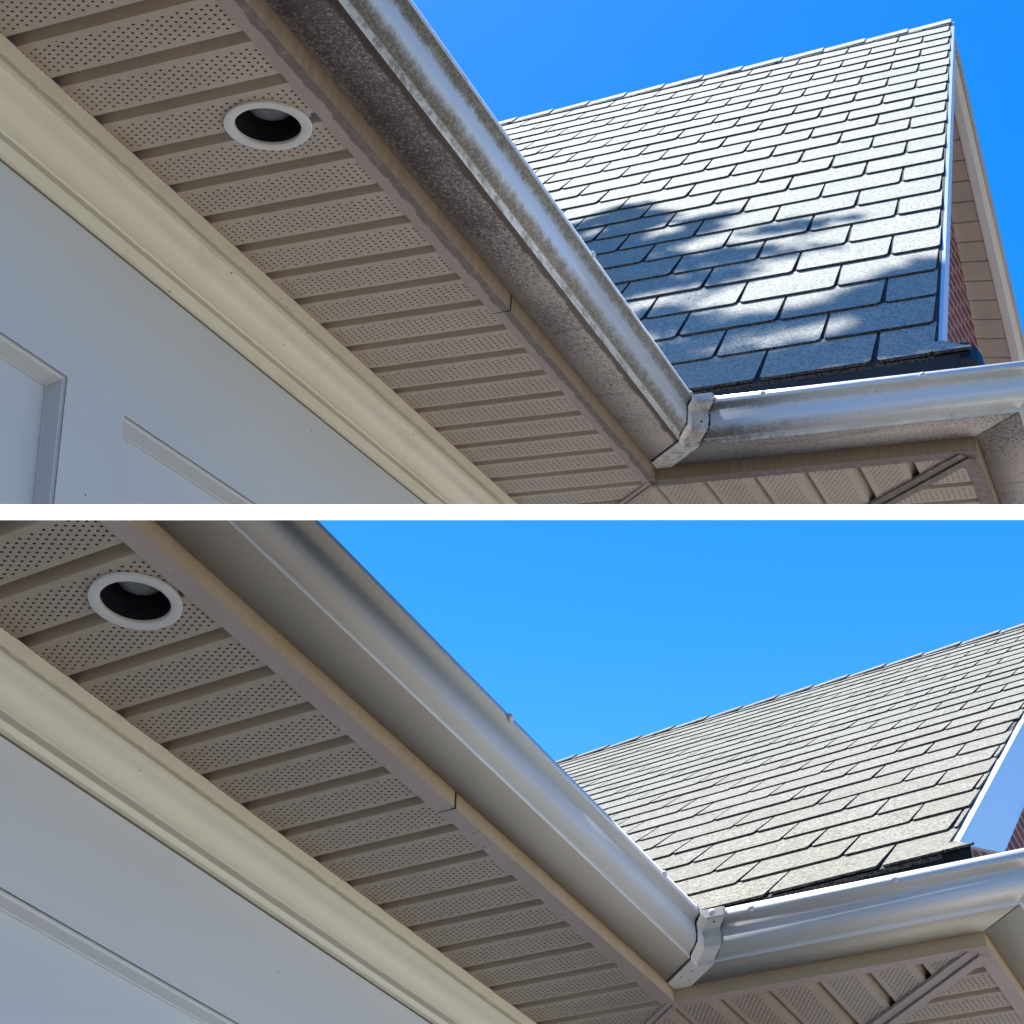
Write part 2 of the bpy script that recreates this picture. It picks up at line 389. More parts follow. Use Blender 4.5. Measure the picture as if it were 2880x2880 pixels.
def house(w, name, label):
    h = HP[w]; M = make_mats(w); D = w == 'T'
    R = rodrigues(h['rot']); t = Vector(h['t'])
    ax = Matrix((RIGHT, DOWN, FWD)).transposed()
    lin = ax @ R @ Matrix.Diagonal((1, -1, -1))
    root = thing(name, label, 'house corner')
    W = (lin * h['S']).to_4x4(); W.translation = CAM + ax @ (t * h['S'])
    root.matrix_world = W
    # end plane of the built piece, along the white divider's level line
    no = Vector((R[1][0], -R[1][1], -R[1][2]))
    if not D: no = -no
    co = -no * (t[1] if D else -t[1]) / no.length_squared
    if not D: co = co + no.normalized() * (.010 / h['S'])     # runs up behind the divider
    CUT[w] = (co, no)
    yi, yf, ye, h1, gb, gt, hg, p = (h[k] for k in ('yi', 'yf', 'ye', 'h1', 'gb', 'gt', 'hg', 'p'))
    zt = h1 + hg
    XN, WD = h['XN'], yf
    O = lambda nm, bm, mt, par=root, sm=0, lab=None: obj(nm, bm, mt, par, sm, w, lab)

    # soffit panels of the long eave: flat panel, sharp rib edge, sloping return
    def ribbed(start, pitch, lo, hi, f, depth=.027, gap=.235):
        bm = bmesh.new(); k0 = math.floor((lo - start) / pitch); k1 = math.ceil((hi - start) / pitch)
        pr = []
        for k in range(k0, k1 + 1):
            b = start + k * pitch
            pr += [(b, 0), (b + .0012, depth), (b + gap * pitch * .68, depth), (b + gap * pitch * .93, depth * .22), (b + gap * pitch, 0), (b + gap * pitch + .004, -.0004)]
        pr = [q for q in pr if lo <= q[0] <= hi]
        return bm, pr
    bm, pr = ribbed(h['x0'], p, XN, WD + .35, None)
    # finer faces round the lamp, where a round opening is cut
    lx, ly = h['light']
    xs = sorted(set([q[0] for q in pr] + [lx - .1 + .004 * k for k in range(51)]))
    def zat(x):
        for (x0_, z0_), (x1_, z1_) in zip(pr, pr[1:]):
            if x0_ <= x <= x1_: return z0_ + (z1_ - z0_) * (x - x0_) / max(x1_ - x0_, 1e-9)
        return 0
    pr = [(x, zat(x)) for x in xs]
    ys_ = [-.03] + [ly - .1 + .004 * k for k in range(51) if -.02 < ly - .1 + .004 * k < yi] + [yi + .01]
    loft(bm, [[v3(x, y, z + .003) for x, z in pr] for y in ys_], False)
    def inside(f):
        return all(((v.co.x - lx) / h['lrx']) ** 2 + ((-v.co.y - ly) / h['lry']) ** 2 < .97 ** 2 for v in f.verts) or ((f.calc_center_median().x - lx) / h['lrx']) ** 2 + ((-f.calc_center_median().y - ly) / h['lry']) ** 2 < .88 ** 2
    bmesh.ops.delete(bm, geom=[f for f in bm.faces if inside(f)], context='FACES')
    g = bm.verts[:] + bm.edges[:] + bm.faces[:]
    bmesh.ops.bisect_plane(bm, geom=g, plane_co=v3(0, yf, 0), plane_no=Vector((1, -1, 0)), clear_outer=True)
    so = O('soffit', bm, M['soffit1'], sm=30, lab='perforated vinyl soffit of the long eave, its ribs running out from the wall')
    # soffit of the short eave, between the two mitres
    bm, pr = ribbed(h['r2'], -h['p2'], -.05, ye, None)
    pr = []
    k = -4
    while h['r2'] + k * h['p2'] < ye + .1:
        b = h['r2'] + k * h['p2']; g_ = .2 * h['p2']
        pr += [(b - g_, -.0002), (b - g_ + .004, 0), (b - g_ * .80, .009), (b - g_ * .45, .028), (b - .0012, .028), (b, 0)]; k += 1
    bm.free(); bm = bmesh.new()
    loft(bm, [[v3(x, y, z + .003) for y, z in pr] for x in (.008, yf + .35)], False)
    for co_, no_ in ((v3(0, yf, 0), Vector((-1, 1, 0))), (v3(0, ye, 0), Vector((1, -1, 0)))):
        g = bm.verts[:] + bm.edges[:] + bm.faces[:]
        bmesh.ops.bisect_plane(bm, geom=g, plane_co=co_, plane_no=no_, clear_outer=True)
    O('soffit', bm, M['soffit2'], sm=30, lab='perforated vinyl soffit of the short eave')
    # soffit past the outer mitre
    bm, pr = ribbed(h['r3'], h['p3'], .0, 1.1, None)
    loft(bm, [[v3(x, y, z + .003) for x, z in pr] for y in (ye - yf - .35, ye - .02)], False)
    g = bm.verts[:] + bm.edges[:] + bm.faces[:]
    bmesh.ops.bisect_plane(bm, geom=g, plane_co=v3(0, ye, 0), plane_no=Vector((-1, 1, 0)), clear_outer=True)
    O('soffit', bm, M['soffit3'], sm=30, lab='perforated vinyl soffit past the outer mitre')
    # plywood above the cross soffits
    bm = bmesh.new()
    hexa(bm, [v3(.02, -.03, .045), v3(yf + .35, -.03, .045), v3(yf + .35, ye - .02, .045), v3(.02, ye - .02, .045), v3(.02, -.03, .055), v3(yf + .35, -.03, .055), v3(yf + .35, ye - .02, .055), v3(.02, ye - .02, .055)])
    O('soffit_backing', bm, M['seal'])
    # mitre strips (joint channels) on the diagonals
    def diag(a, b, widths):
        d = (b - a).normalized(); n = Vector((-d.y, d.x, 0))
        for o0, o1, z0 in widths:
            bm = bmesh.new()
            hexa(bm, [a + n * o0 + Vector((0, 0, z0)), b + n * o0 + Vector((0, 0, z0)), b + n * o1 + Vector((0, 0, z0)), a + n * o1 + Vector((0, 0, z0)),
                      a + n * o0 + Vector((0, 0, .004)), b + n * o0 + Vector((0, 0, .004)), b + n * o1 + Vector((0, 0, .004)), a + n * o1 + Vector((0, 0, .004))])
            O('miter_strip', bm, M['flange'])
    diag(v3(.012, yf - .012, 0), v3(yf, 0, 0), [(-.016, -.002, -.004), (.002, .016, -.002)])
    diag(v3(.03, ye - .03, 0), v3(yf + .3, ye - yf - .3, 0), [(-.030, -.004, -.009), (.0, .026, -.004)])

    # fascia boards: a lapped joint on the long eave
    fl = yf - yi
    def fascia(x_or, q_out, flw, top=zt * .96):
        return [(q_out, 0), (q_out, top), (-.010, top), (-.010, .003), (-flw, .003), (-flw, 0 - q_out)]
    def fas(secs, lab):
        bm = bmesh.new(); loft(bm, secs, True, mis=[0, 0, 0, 0, 1, 1])
        # underside faces take the flange finish
        bm.normal_update()
        o = O('fascia', bm, [M['fascia'], M['flange']], lab=lab)
        if o:
            for pl in o.data.polygons:
                if all(o.data.vertices[i].co.z < .0045 for i in pl.vertices): pl.material_index = 1
        return o
    near = fascia(0, .0018, fl + .001); far = fascia(0, 0, fl)
    f1 = fas([[v3(x, yf + q, z - .0018) for q, z in near] for x in (h['XG'], h['xs'] - .004)], 'taupe fascia of the long eave on the near side of its lapped joint')
    f2 = fas([[v3(h['xs'] + .001, yf + q, z) for q, z in far], [v3(-q if q > 0 else -q, yf + q, z) for q, z in far]], 'taupe fascia of the long eave between the joint and the corner')
    f3 = fas([[v3(-q, yf + q, z) for q, z in far], [v3(-q, ye + q, z) for q, z in far]], 'dark shaded fascia of the short eave')
    f4 = fas([[v3(-q, ye + q, z) for q, z in far], [v3(1.1, ye + q, z) for q, z in far]], 'fascia turning the outer corner')
    bm = bmesh.new()
    loft(bm, [[v3(x, yf + q, z) for q, z in ((-fl - .0025, .0028), (-fl - .0025, -.0022), (.0026, -.0022), (.0026, h1), (.0005, h1), (.0005, .0005), (-fl, .0005), (-fl, .0028))] for x in (h['xs'] - .005, h['xs'] + .0008)], True)
    O('lap_shadow_gap', bm, M['seal'], par=f1 or root)
    if not D:
        for x in (-1.95, -1.83, -1.74, -1.60, -1.42, -1.28, -0.98, -0.92, -0.76, -0.72, -0.56, -0.50, -0.33, -0.27):
            bm = bmesh.new(); screw_head(bm, v3(x, yf - fl * (.62 + .2 * math.sin(x * 40)), -.0002 - (.0018 if x < h['xs'] else 0)), Vector((0, 0, -1)), .0042, .0016)
            O('nail_head', bm, M['flange'], par=(f1 if x < h['xs'] else f2) or root, sm=50)

    # gutters
    S = sect(h, 0); mis = [0, 1] + [0] * (len(S) - 3)
    def gut(a, b, lab):
        bm = bmesh.new(); loft(bm, [a, b], False, mis=mis)
        # give the sheet a thickness so that it is no paper edge
        o = O('gutter', bm, [M['gutter'], M['under']], sm=38, lab=lab)
        if o:
            sd = o.modifiers.new('sheet', 'SOLIDIFY'); sd.thickness = .0012; sd.offset = 1
        return o
    g1 = gut([path_pt(h, 0, q, z) for q, z in S], [path_pt(h, 1, q, z) for q, z in S],
             'long gutter streaked with olive grime, its underside mottled black' if D else 'long clean gutter reflecting the blue sky')
    g2 = gut([path_pt(h, 1, q, z) for q, z in S], [path_pt(h, 2, q, z) for q, z in S],
             'short gutter, grimy beside the corner' if D else 'short clean gutter with a sunlit lip')
    g3 = gut([path_pt(h, 2, q, z) for q, z in S], [path_pt(h, 3, q, z) for q, z in S], 'gutter turning the outer corner')
    def strip(par, nm, mat, pa, pb, out=.0024, smooth=38, segs=None):
        """band that follows the profile, standing proud of it"""
        Q = S[1:17]
        prof = []
        for i, (q, z) in enumerate(Q):
            a = Q[max(i - 1, 0)]; b = Q[min(i + 1, len(Q) - 1)]
            tq, tz = b[0] - a[0], b[1] - a[1]; L = math.hypot(tq, tz) or 1
            prof.append((q + tz / L * out, z - tq / L * out))
        bm = bmesh.new()
        A = [pa(q, z) for q, z in prof]; B = [pb(q, z) for q, z in prof]
        A2 = [pa(q, z) for q, z in Q]; B2 = [pb(q, z) for q, z in Q]
        loft(bm, [A2, A, B, B2], False)
        return O(nm, bm, mat, par=par, sm=smooth)
    mw = .046 if D else .042
    dd_ = gt - gb
    Q = [S[1], S[2], (gb, h1 + .10 * hg), (gb + .62 * dd_, h1 + .27 * hg), (gb + .66 * dd_, h1 + .48 * hg), (gb + .62 * dd_, h1 + .70 * hg), (gt, h1 + .845 * hg), (gt - .007, zt + .003), (gt - .017, zt + .003)]
    prof = []
    for i, (q, z) in enumerate(Q):
        a = Q[max(i - 1, 0)]; b = Q[min(i + 1, len(Q) - 1)]
        tq, tz = b[0] - a[0], b[1] - a[1]; L = math.hypot(tq, tz) or 1
        prof.append((q + tz / L * .0045, z - tq / L * .0045))
    bm = bmesh.new()
    loft(bm, [[v3(-q - mw, yf + q, z) for q, z in Q], [v3(-q - mw, yf + q, z) for q, z in prof], [v3(-q, yf + q, z) for q, z in prof],
              [v3(-q, yf + q + mw, z) for q, z in prof], [v3(-q, yf + q + mw, z) for q, z in Q]], False)
    mit = O('miter_box', bm, M['miter'], par=g2, sm=12, lab='pale corner box joining the two gutters')
    bm = bmesh.new()      # folded clip on top of the corner box
    c0 = v3(-gt, yf + gt, zt)
    hexa(bm, [c0 + v3(-.010, -.012, -.016), c0 + v3(-.010, .050, -.016), c0 + v3(.030, .050, -.016), c0 + v3(.030, -.012, -.016),
              c0 + v3(-.008, -.010, .010), c0 + v3(-.008, .050, .010), c0 + v3(.030, .050, .010), c0 + v3(.030, -.010, .010)])
    bmesh.ops.bevel(bm, geom=bm.edges[:], offset=.003, segments=2, affect='EDGES')
    O('corner_clip', bm, M['miter'], par=g2, sm=40)
    sw = .008 if D else .004
    strip(g1, 'sealant_seam', M['seal'], lambda q, z: v3(-q - mw - sw, yf + q, z), lambda q, z: v3(-q - mw + .0005, yf + q, z), .0012)
    strip(g2, 'sealant_seam', M['seal'], lambda q, z: v3(-q, yf + q + mw - .0005, z), lambda q, z: v3(-q, yf + q + mw + sw * (1 if D else .7), z), .0012)
    strip(g2, 'sealant_seam', M['seal'], lambda q, z: v3(-q - .0001, ye + q - .004, z), lambda q, z: v3(-q, ye + q, z), .001)
    for dx, dy, ff in (((.012, 0, .80), (0, .014, .78), (.006, 0, .50), (0, .026, .45)) if D else ((.022, 0, .82), (0, .020, .80), (.010, 0, .55), (.006, 0, .50), (0, .030, .5))):
        bm = bmesh.new(); zf = h1 + ff * hg
        qs = min(S[3:15], key=lambda s_: abs(s_[1] - zf))[0] + .0032
        screw_head(bm, v3(-qs - dx, yf + qs + dy, zf) , v3(0, 1, 0) if dx else v3(-1, 0, 0), .0035, .002)
        O('rivet', bm, M['seal'], par=mit or root, sm=50)
    for dq, ds in (((.35, .012), (.5, .02)) if D else ((.38, -.014), (.45, .02), (.8, .004))):
        bm = bmesh.new(); q = gb * dq
        screw_head(bm, v3(-q - (ds if ds > 0 else 0), yf + q + (-ds if ds < 0 else 0), h1 - .003), Vector((0, 0, -1)), .0032, .002)
        O('rivet', bm, M['seal'], par=mit or root, sm=50)
    # hidden-hanger screws
    zs = h1 + hg * .92
    for x in ((-1.02, -2.1) if D else (-2.03, -1.16, -0.41)):
        bm = bmesh.new(); screw_head(bm, v3(x, yf + gt + .0012, zs), v3(0, 1, 0), .0085, .006); O('screw', bm, M['screw'], par=g1 or root, sm=50)
    for y in ((.86, 1.30) if D else (.64, .985)):
        bm = bmesh.new(); screw_head(bm, v3(-gt - .0012, y, zs), v3(-1, 0, 0), .0085, .005); O('screw', bm, M['screw'], par=g2 or root, sm=50)
    if D:
        bm = bmesh.new(); screw_head(bm, v3(-gt - .0024, yf + gt + .032, zs), v3(-1, 0, 0), .008, .004); O('screw', bm, M['screw'], par=g2, sm=50)
    else:
        bm = bmesh.new(); screw_head(bm, v3(-gt - .011, yf + gt + .02, zs + .004), v3(-1, 0, 0), .009, .006); O('screw', bm, M['screw'], par=g2, sm=50)

    # crown moulding and panelled wall
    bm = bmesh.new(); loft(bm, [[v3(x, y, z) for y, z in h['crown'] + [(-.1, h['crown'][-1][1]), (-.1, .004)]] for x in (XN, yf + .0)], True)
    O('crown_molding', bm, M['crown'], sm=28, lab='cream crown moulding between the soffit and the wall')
    DW = -.080; zc = h['crown'][-1][1]
    bm = bmesh.new()
    if D: A0 = [(XN + .03, -.4875), (-1.879, -.4875), (-1.835, -.86), (XN + .03, -.86)]; recs = [A0, [(-1.692, -.4885), (.0, -.4915), (.0, -.9), (-1.692, -.9)]]; dep, bev = .036, (.017, .003)
    else: recs = [[(XN + .03, -.358), (0.2, -.3585), (0.2, -.8), (XN + .03, -.8)]]; dep, bev = .030, (.010, .003)
    zb = -1.35
    # wall sheet as strips round the recesses (frame), then the recess returns and its field
    xs_ = [XN] + [v for r in recs for v in (r[0][0], r[1][0])] + [yf]
    out = [v3(XN, DW, zc + .01), v3(yf, DW, zc + .01), v3(yf, DW, zb), v3(XN, DW, zb)]
    me_edges = []
    def loop(pts):
        vs = [bm.verts.new(q) for q in pts]; return [bm.edges.new((vs[i], vs[(i + 1) % len(vs)])) for i in range(len(vs))]
    E_ = loop(out)
    for r in recs: E_ += loop([v3(x, DW, z) for x, z in r])
    bmesh.ops.triangle_fill(bm, edges=E_, use_beauty=True)
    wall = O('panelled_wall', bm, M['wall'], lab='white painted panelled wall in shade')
    for r in recs:
        bm = bmesh.new()
        (xa, za), (xb, zb1), (xc, zc1), (xd, zd1) = r
        bd, bs = bev
        ring0 = [v3(x, DW, z) for x, z in r]
        ring1 = [v3(xa + .001, DW - .004, za - .001), v3(xb - .001, DW - .004, zb1 - .001), v3(xc - .001, DW - .004, zc1), v3(xd + .001, DW - .004, zd1)]
        ring2 = [v3(xa + .0015, DW - .006, za - .005), v3(xb - .004, DW - .006, zb1 - .005), v3(xc - .004, DW - .006, zc1), v3(xd + .0015, DW - .006, zd1)]
        ring3 = [v3(xa + bs, DW - dep, za - bd), v3(xb - bs - .006, DW - dep, zb1 - bd), v3(xc - bs - .006, DW - dep, zc1), v3(xd + bs, DW - dep, zd1)]
        ring4 = [v3(xa + bs + .002, DW - dep, za - bd - .003), v3(xb - bs - .009, DW - dep, zb1 - bd - .003), v3(xc - bs - .009, DW - dep, zc1), v3(xd + bs + .002, DW - dep, zd1)]
        ring5 = [q + v3(0, -.004, 0) for q in ring4]
        loft(bm, [ring0, ring1, ring2, ring3, ring4, ring5], True, caps=False)
        vs = [bm.verts.new(q) for q in ring5]; bm.faces.new(vs)
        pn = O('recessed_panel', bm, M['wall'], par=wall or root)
        # fine caulk lines where the panel trim meets the wall
        for off, ww, dark in ((.0, .0026, 1),):
            bm = bmesh.new()
            o_ = [v3(xa, DW + .0006, za + ww), v3(xb + ww, DW + .0006, zb1 + ww), v3(xb + ww, DW + .0006, zb1), v3(xa, DW + .0006, za)]
            prism(bm, o_, v3(0, -.003, 0))
            prism(bm, [v3(xb, DW + .0006, zb1), v3(xb + ww, DW + .0006, zb1), v3(xc + ww, DW + .0006, zc1), v3(xc, DW + .0006, zc1)], v3(0, -.003, 0))
            O('caulk_line', bm, M['caulk'], par=pn or wall or root)
    bm = bmesh.new()   # caulk under the crown
    y_, z_ = h['crown'][-2]
    prism(bm, [v3(XN, DW + .002, zc + .002), v3(XN, DW + .002, zc - .0035), v3(XN, DW - .01, zc - .0035), v3(XN, DW - .01, zc + .002)], v3(yf - XN, 0, 0))
    O('caulk_line', bm, M['caulk'], par=wall or root)
    # body of the walls behind
    bm = bmesh.new()
    hexa(bm, [v3(XN, -.30, zb), v3(yf, -.30, zb), v3(yf, -.14, zb), v3(XN, -.14, zb), v3(XN, -.30, .1), v3(yf, -.30, .1), v3(yf, -.14, .1), v3(XN, -.14, .1)])
    O('wall_core', bm, M['wall'])
    bm = bmesh.new()
    ww = yf + .3; wy = ye - yf - .3
    hexa(bm, [v3(ww, -.30, zb), v3(ww + .2, -.30, zb), v3(ww + .2, wy, zb), v3(ww, wy, zb), v3(ww, -.30, .01), v3(ww + .2, -.30, .01), v3(ww + .2, wy, .01), v3(ww, wy, .01)])
    O('brick_wall', bm, M['brick'], lab='red brick wall under the short eave')

    # roof over the long eave (seen only from beside)
    bm = bmesh.new()
    sl = 1.0
    hexa(bm, [v3(h['XG'], yf + .04, zt - .01), v3(0.0, yf + .04, zt - .01), v3(.5, -.5, zt + .7), v3(h['XG'], -.5, zt + .7),
              v3(h['XG'], yf + .04, zt + .012), v3(0.0, yf + .04, zt + .012), v3(.5, -.5, zt + .73), v3(h['XG'], -.5, zt + .73)])
    O('side_roof', bm, M['shingle'])

    # main roof: every shingle tab is a raised slab, courses overlap
    P, A, Bv = (v3(*h[k]) for k in ('P', 'A', 'B'))
    N = A.cross(Bv); N = N if N.z > 0 else -N; N.normalize()
    uL, nv = h['uL'], h['nv']
    def ur(v): return h['u0'] + (h['u1'] - h['u0']) * v / nv
    def pt(u, v, o=0.0): return P + A * u + Bv * v + N * o
    bm = bmesh.new()
    vt = h['vtop']
    hexa(bm, [pt(uL, .0, -.05), pt(.52, .0, -.05), pt(ur(vt), vt, -.05), pt(uL, vt, -.05), pt(uL, .0, -.003), pt(.52, .0, -.003), pt(ur(vt), vt, -.003), pt(uL, vt, -.003)])
    deck = O('roof_deck', bm, M['slot'])
    bm = bmesh.new()
    tone = bm.faces.layers.float.new('tone')
    lift, th = (.0095, .009) if D else (.0065, .006)
    for r in range(0, int(math.ceil(vt))):
        v0, v1 = r, min(r + 1.08, vt)
        if v0 >= vt: break
        off = .5 * (r % 2); sw_ = .026 if D else .022
        uR = ur(r) + (.006 * rnd.uniform(-1, 1))
        if r == 0: uR = .80
        if r == -1: uR = -.05; v0 = -.42
        k = math.floor(uL) + off
        while k < uR:
            a = k + sw_; b = k + 1 - sw_
            a += rnd.uniform(-.004, .004); b += rnd.uniform(-.004, .004)
            b_ = min(b, uR)
            if b_ - a > .03:
                w0 = v0 + rnd.uniform(-.012, .012); sag = lift + rnd.uniform(-.0008, .0018)
                v1_ = v1
                tail = None
                b0 = b1 = b_
                if r == 0 and b_ > .5:          # the first course runs on past the rake as the eave return
                    tail = (h['u0'] - .004, b_); b0 = b1 = h['u0'] - .004
                c = .03 if D else .012           # worn corner
                lo = [pt(a, w0 + .04, sag), pt(a + c, w0, sag), pt(b0 - c, w0, sag), pt(b0, w0 + .04, sag)]
                hi = [pt(b1 + (sw_ * .5 if b1 < uR - .01 else 0), v1_, .0003), pt(a - sw_ * .5, v1_, .0003)]
                poly = lo + hi
                n0 = len(bm.faces); prism(bm, poly, N * -th, 1); bm.faces.ensure_lookup_table(); bm.faces[n0].material_index = 0
                bm.faces[n0][tone] = rnd.random() ** 1.6
                if tail:
                    q0, q1 = tail; n0 = len(bm.faces)
                    prism(bm, [pt(q0, w0, sag), pt(q1 - .02, w0, sag), pt(q1, w0 + .04, sag - .001), pt(q1 - .06, w0 + .22, -.004), pt(q0 + .06, w0 + .33, sag - .002), pt(q0, w0 + .34, sag - .002)], N * -th, 1)
                    bm.faces.ensure_lookup_table(); bm.faces[n0].material_index = 0
            k += 1
    O('shingles', bm, [M['shingle'], M['slot']], par=deck or root)
    # ridge caps
    bm = bmesh.new(); u = ur(vt) + .02; cl = .86 if D else .84; i = 0
    back = Vector((Bv.x, Bv.y, -Bv.z))
    while u > uL:
        ua = u - cl
        for sgn, vec in ((1, -Bv * .55), (-1, back * .55)):
            nn = N if sgn > 0 else Vector((-N.x, -N.y, N.z))
            top0, top1 = pt(u - .015, vt, .020), pt(ua - .02, vt, .010)
            poly = [top0, top0 + vec, top1 + vec, top1]
            prism(bm, poly, Vector((0, 0, -.010)))
        u -= cl; i += 1
    O('ridge_cap', bm, M['shingle'], par=deck or root)
    # far slope
    pk = pt(ur(vt), vt); m_far = Bv.z / Bv.x * .999
    fd = v3(1.43, .175, -1.473) if D else Vector((Bv.x, Bv.y, -Bv.z)) * 8
    lk = pt(uL, vt) if not D else pk + (pt(uL, vt) - pk).normalized() * .6   # on the upper house only the strip beside the gable
    rl = 1.25 if D else .6
    bm = bmesh.new()
    hexa(bm, [lk - Vector((0, 0, .05)), pk - Vector((0, 0, .05)), pk + fd * rl - Vector((0, 0, .05)), lk + fd * rl - Vector((0, 0, .05)), lk, pk, pk + fd * rl, lk + fd * rl])
    O('rear_roof', bm, M['shingle'], par=deck or root)
    # near rake board
    dr = h['drop']
    e = pt(ur(0), .39 if D else .346); out_ = v3(.112, .9937, 0) if D else v3(0, 1, 0)
    along = (pk - e).normalized()
    bm = bmesh.new()
    c1 = e + along * (.02 if D else .0)
    if D: poly = [e - N * .004, pk - N * .004, pk + Vector((0, 0, -dr)), e + along * .09 + Vector((0, 0, -dr))]
    else:
        b1 = v3(.668, 1.09, .533)
        tt = (pk - e)
        poly = [e - N * .004, pk - N * .004, pk + Vector((0, 0, -dr)), b1]
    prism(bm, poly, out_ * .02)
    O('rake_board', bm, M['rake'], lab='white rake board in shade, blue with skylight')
    # thin metal drip edge along the rake
    # gable wall
    ins = .23
    if D:
        g0 = v3(.02, 1.08, .05); g1_ = v3(4.84, .54, pk.z - .25); g2_ = v3(6.6, .70, 3.3)
        bm = bmesh.new()
        quad(bm, [v3(.02, 1.08, .03), v3(4.84, .54, .03), g1_, v3(.25, 1.055, .28)])
        quad(bm, [v3(4.84, .54, .03), v3(6.6, .70, .03), g2_, g1_])
    else:
        bm = bmesh.new()
        yy = .93
        prism(bm, [v3(.3, yy, .1), v3(.3, yy, .28), v3(4.7, yy, pk.z - .3), v3(8, yy, .1)], v3(0, -.1, 0))
    O('gable_wall', bm, M['brick'], lab='red brick gable wall under the rake')
    # far rake: soffit panels, trims and board
    if D:
        S0, S1 = v3(4.95, .70, pk.z - .31), v3(5.187, .727, 4.787)
        o0, o1 = v3(5.187, .727, 4.787), v3(6.347, .885, 3.592)
        i0, i1 = v3(5.187, .52, 4.787), v3(6.326, .658, 3.613)
        dO = (o1 - o0); dI = (i1 - i0); n_ = 12; npan = 11.35
        bm = bmesh.new()
        up = Vector((0, 0, .012))
        k = -3
        while k < 16:
            a, b = k / npan, (k + .93) / npan; c = (k + 1) / npan
            quad(bm, [o0 + dO * a, i0 + dI * a, i0 + dI * b, o0 + dO * b])
            quad(bm, [o0 + dO * b, i0 + dI * b, i0 + dI * b + up, o0 + dO * b + up])
            quad(bm, [o0 + dO * b + up, i0 + dI * b + up, i0 + dI * c + up, o0 + dO * c + up])
            quad(bm, [o0 + dO * c + up, i0 + dI * c + up, i0 + dI * c, o0 + dO * c])
            k += 1
        O('rake_soffit', bm, M['vinyl'], lab='plain taupe soffit panels under the far rake')
        def bar(a0, a1, b0, b1, mat, nm, thick):
            bm = bmesh.new(); prism(bm, [a0, a1, b1, b0], thick); O(nm, bm, mat)
        ext = 1.25
        # inner trim at the brick
        bar(i0 - dI * .3 + v3(0, -.012, -.004), i0 + dI * ext + v3(0, -.012, -.004), i0 - dI * .3 + v3(0, .010, -.012), i0 + dI * ext + v3(0, .010, -.012), M['trim'], 'soffit_trim', Vector((0, 0, .02)))
        # stepped boards between the soffit and the roof edge
        st = [((5.187, .727, 4.787), (6.347, .885, 3.592)), ((5.215, .745, 4.800), (6.375, .905, 3.606)), ((5.251, .771, 4.821), (6.411, .929, 3.626)), ((5.284, .800, 4.837), (6.444, .958, 3.642)), ((5.317, .830, 4.853), (6.477, .985, 3.658))]
        mats_ = [M['flange'], M['flange'], M['trim'], M['vinyl']]
        for j in range(4):
            a, b = v3(*st[j][0]), v3(*st[j][1]); c, d_ = v3(*st[j + 1][0]), v3(*st[j + 1][1])
            bk = -.36
            fac = v3(0, .006 if j in (0, 2) else 0, 0)
            bar(a + (b - a) * bk + fac, a + (b - a) * ext + fac, c + (d_ - c) * bk + fac - Vector((0, 0, .006)), c + (d_ - c) * ext + fac - Vector((0, 0, .006)), mats_[j], ('rake_flange', 'rake_flange', 'far_rake_board', 'rake_edge_flashing')[j], v3(-.012, -.012, .004))
    # eave return at the foot of the gable: black strip, small hipped end
    bm = bmesh.new()
    bx_, dn_ = Bv.normalized() * .012, Vector((0, 0, -.13 if D else -.16))
    e0, e1 = pt(-1.6, .03, -.004), pt(.76, .03, -.004)
    hexa(bm, [e0 + dn_, e1 + dn_, e1 + dn_ + bx_, e0 + dn_ + bx_, e0, e1, e1 + bx_, e0 + bx_])
    O('eave_strip', bm, M['eave_black'], lab='black metal edge showing under the first course')
    bm = bmesh.new()
    ys = pt(.80, 0)
    secs = []
    ku = .55 if D else .85
    for u, dz, vv in ((.70, .0, .28), (.70 + .14 * ku, -.004, .26), (.70 + .23 * ku, -.014, .20), (.70 + .30 * ku, -.034, .14), (.70 + .33 * ku, -.07, .10)):
        secs.append([pt(u, -.10, dz - .012), pt(u, vv, dz), pt(u, vv, dz - .06), pt(u, -.25, dz - .09)])
    if D: loft(bm, secs, True)
    if D: O('eave_return', bm, M['eave_black'], sm=40, lab='rounded black end of the eave return')
    # recessed lamp
    return root, W, h, M

def lamp(w, root, W, h, M, label):
    t = thing('recessed_lamp', label, 'ceiling lamp', 'recessed lamps in the soffits')
    loc = v3(h['light'][0], h['light'][1], 0)
    Wl = W @ Matrix.Translation(loc); t.matrix_world = Wl
    rx, ry = h['lrx'], h['lry']
    bm = bmesh.new()
    lathe(bm, [(1.0, .002), (1.0, -.0025), (.985, -.004), (.90, -.0045), (.775, -.0042), (.757, -.003), (.750, .0), (.750, .003), (.76, .02)], (0, 0, 0), rx, ry)
    obj('trim_ring', bm, M['ring'], t, 40)
    bm = bmesh.new()
    prof = []
    for i in range(10):
        z = .003 + i * .010
        prof += [(.748 - i * .008, z), (.735 - i * .008, z + .003)]
    prof += [(.02, .1)]
    lathe(bm, prof, (0, 0, 0), rx, ry); obj('baffle', bm, M['can'], t, 30)
    bm = bmesh.new()
    lathe(bm, [(.62, .098), (.62, .078), (.58, .052), (.50, .040), (.36, .032), (.18, .028), (.001, .027)], (-.0, 0, 0), rx, ry)
    obj('bulb', bm, M['bulb'], t, 60)
    return t

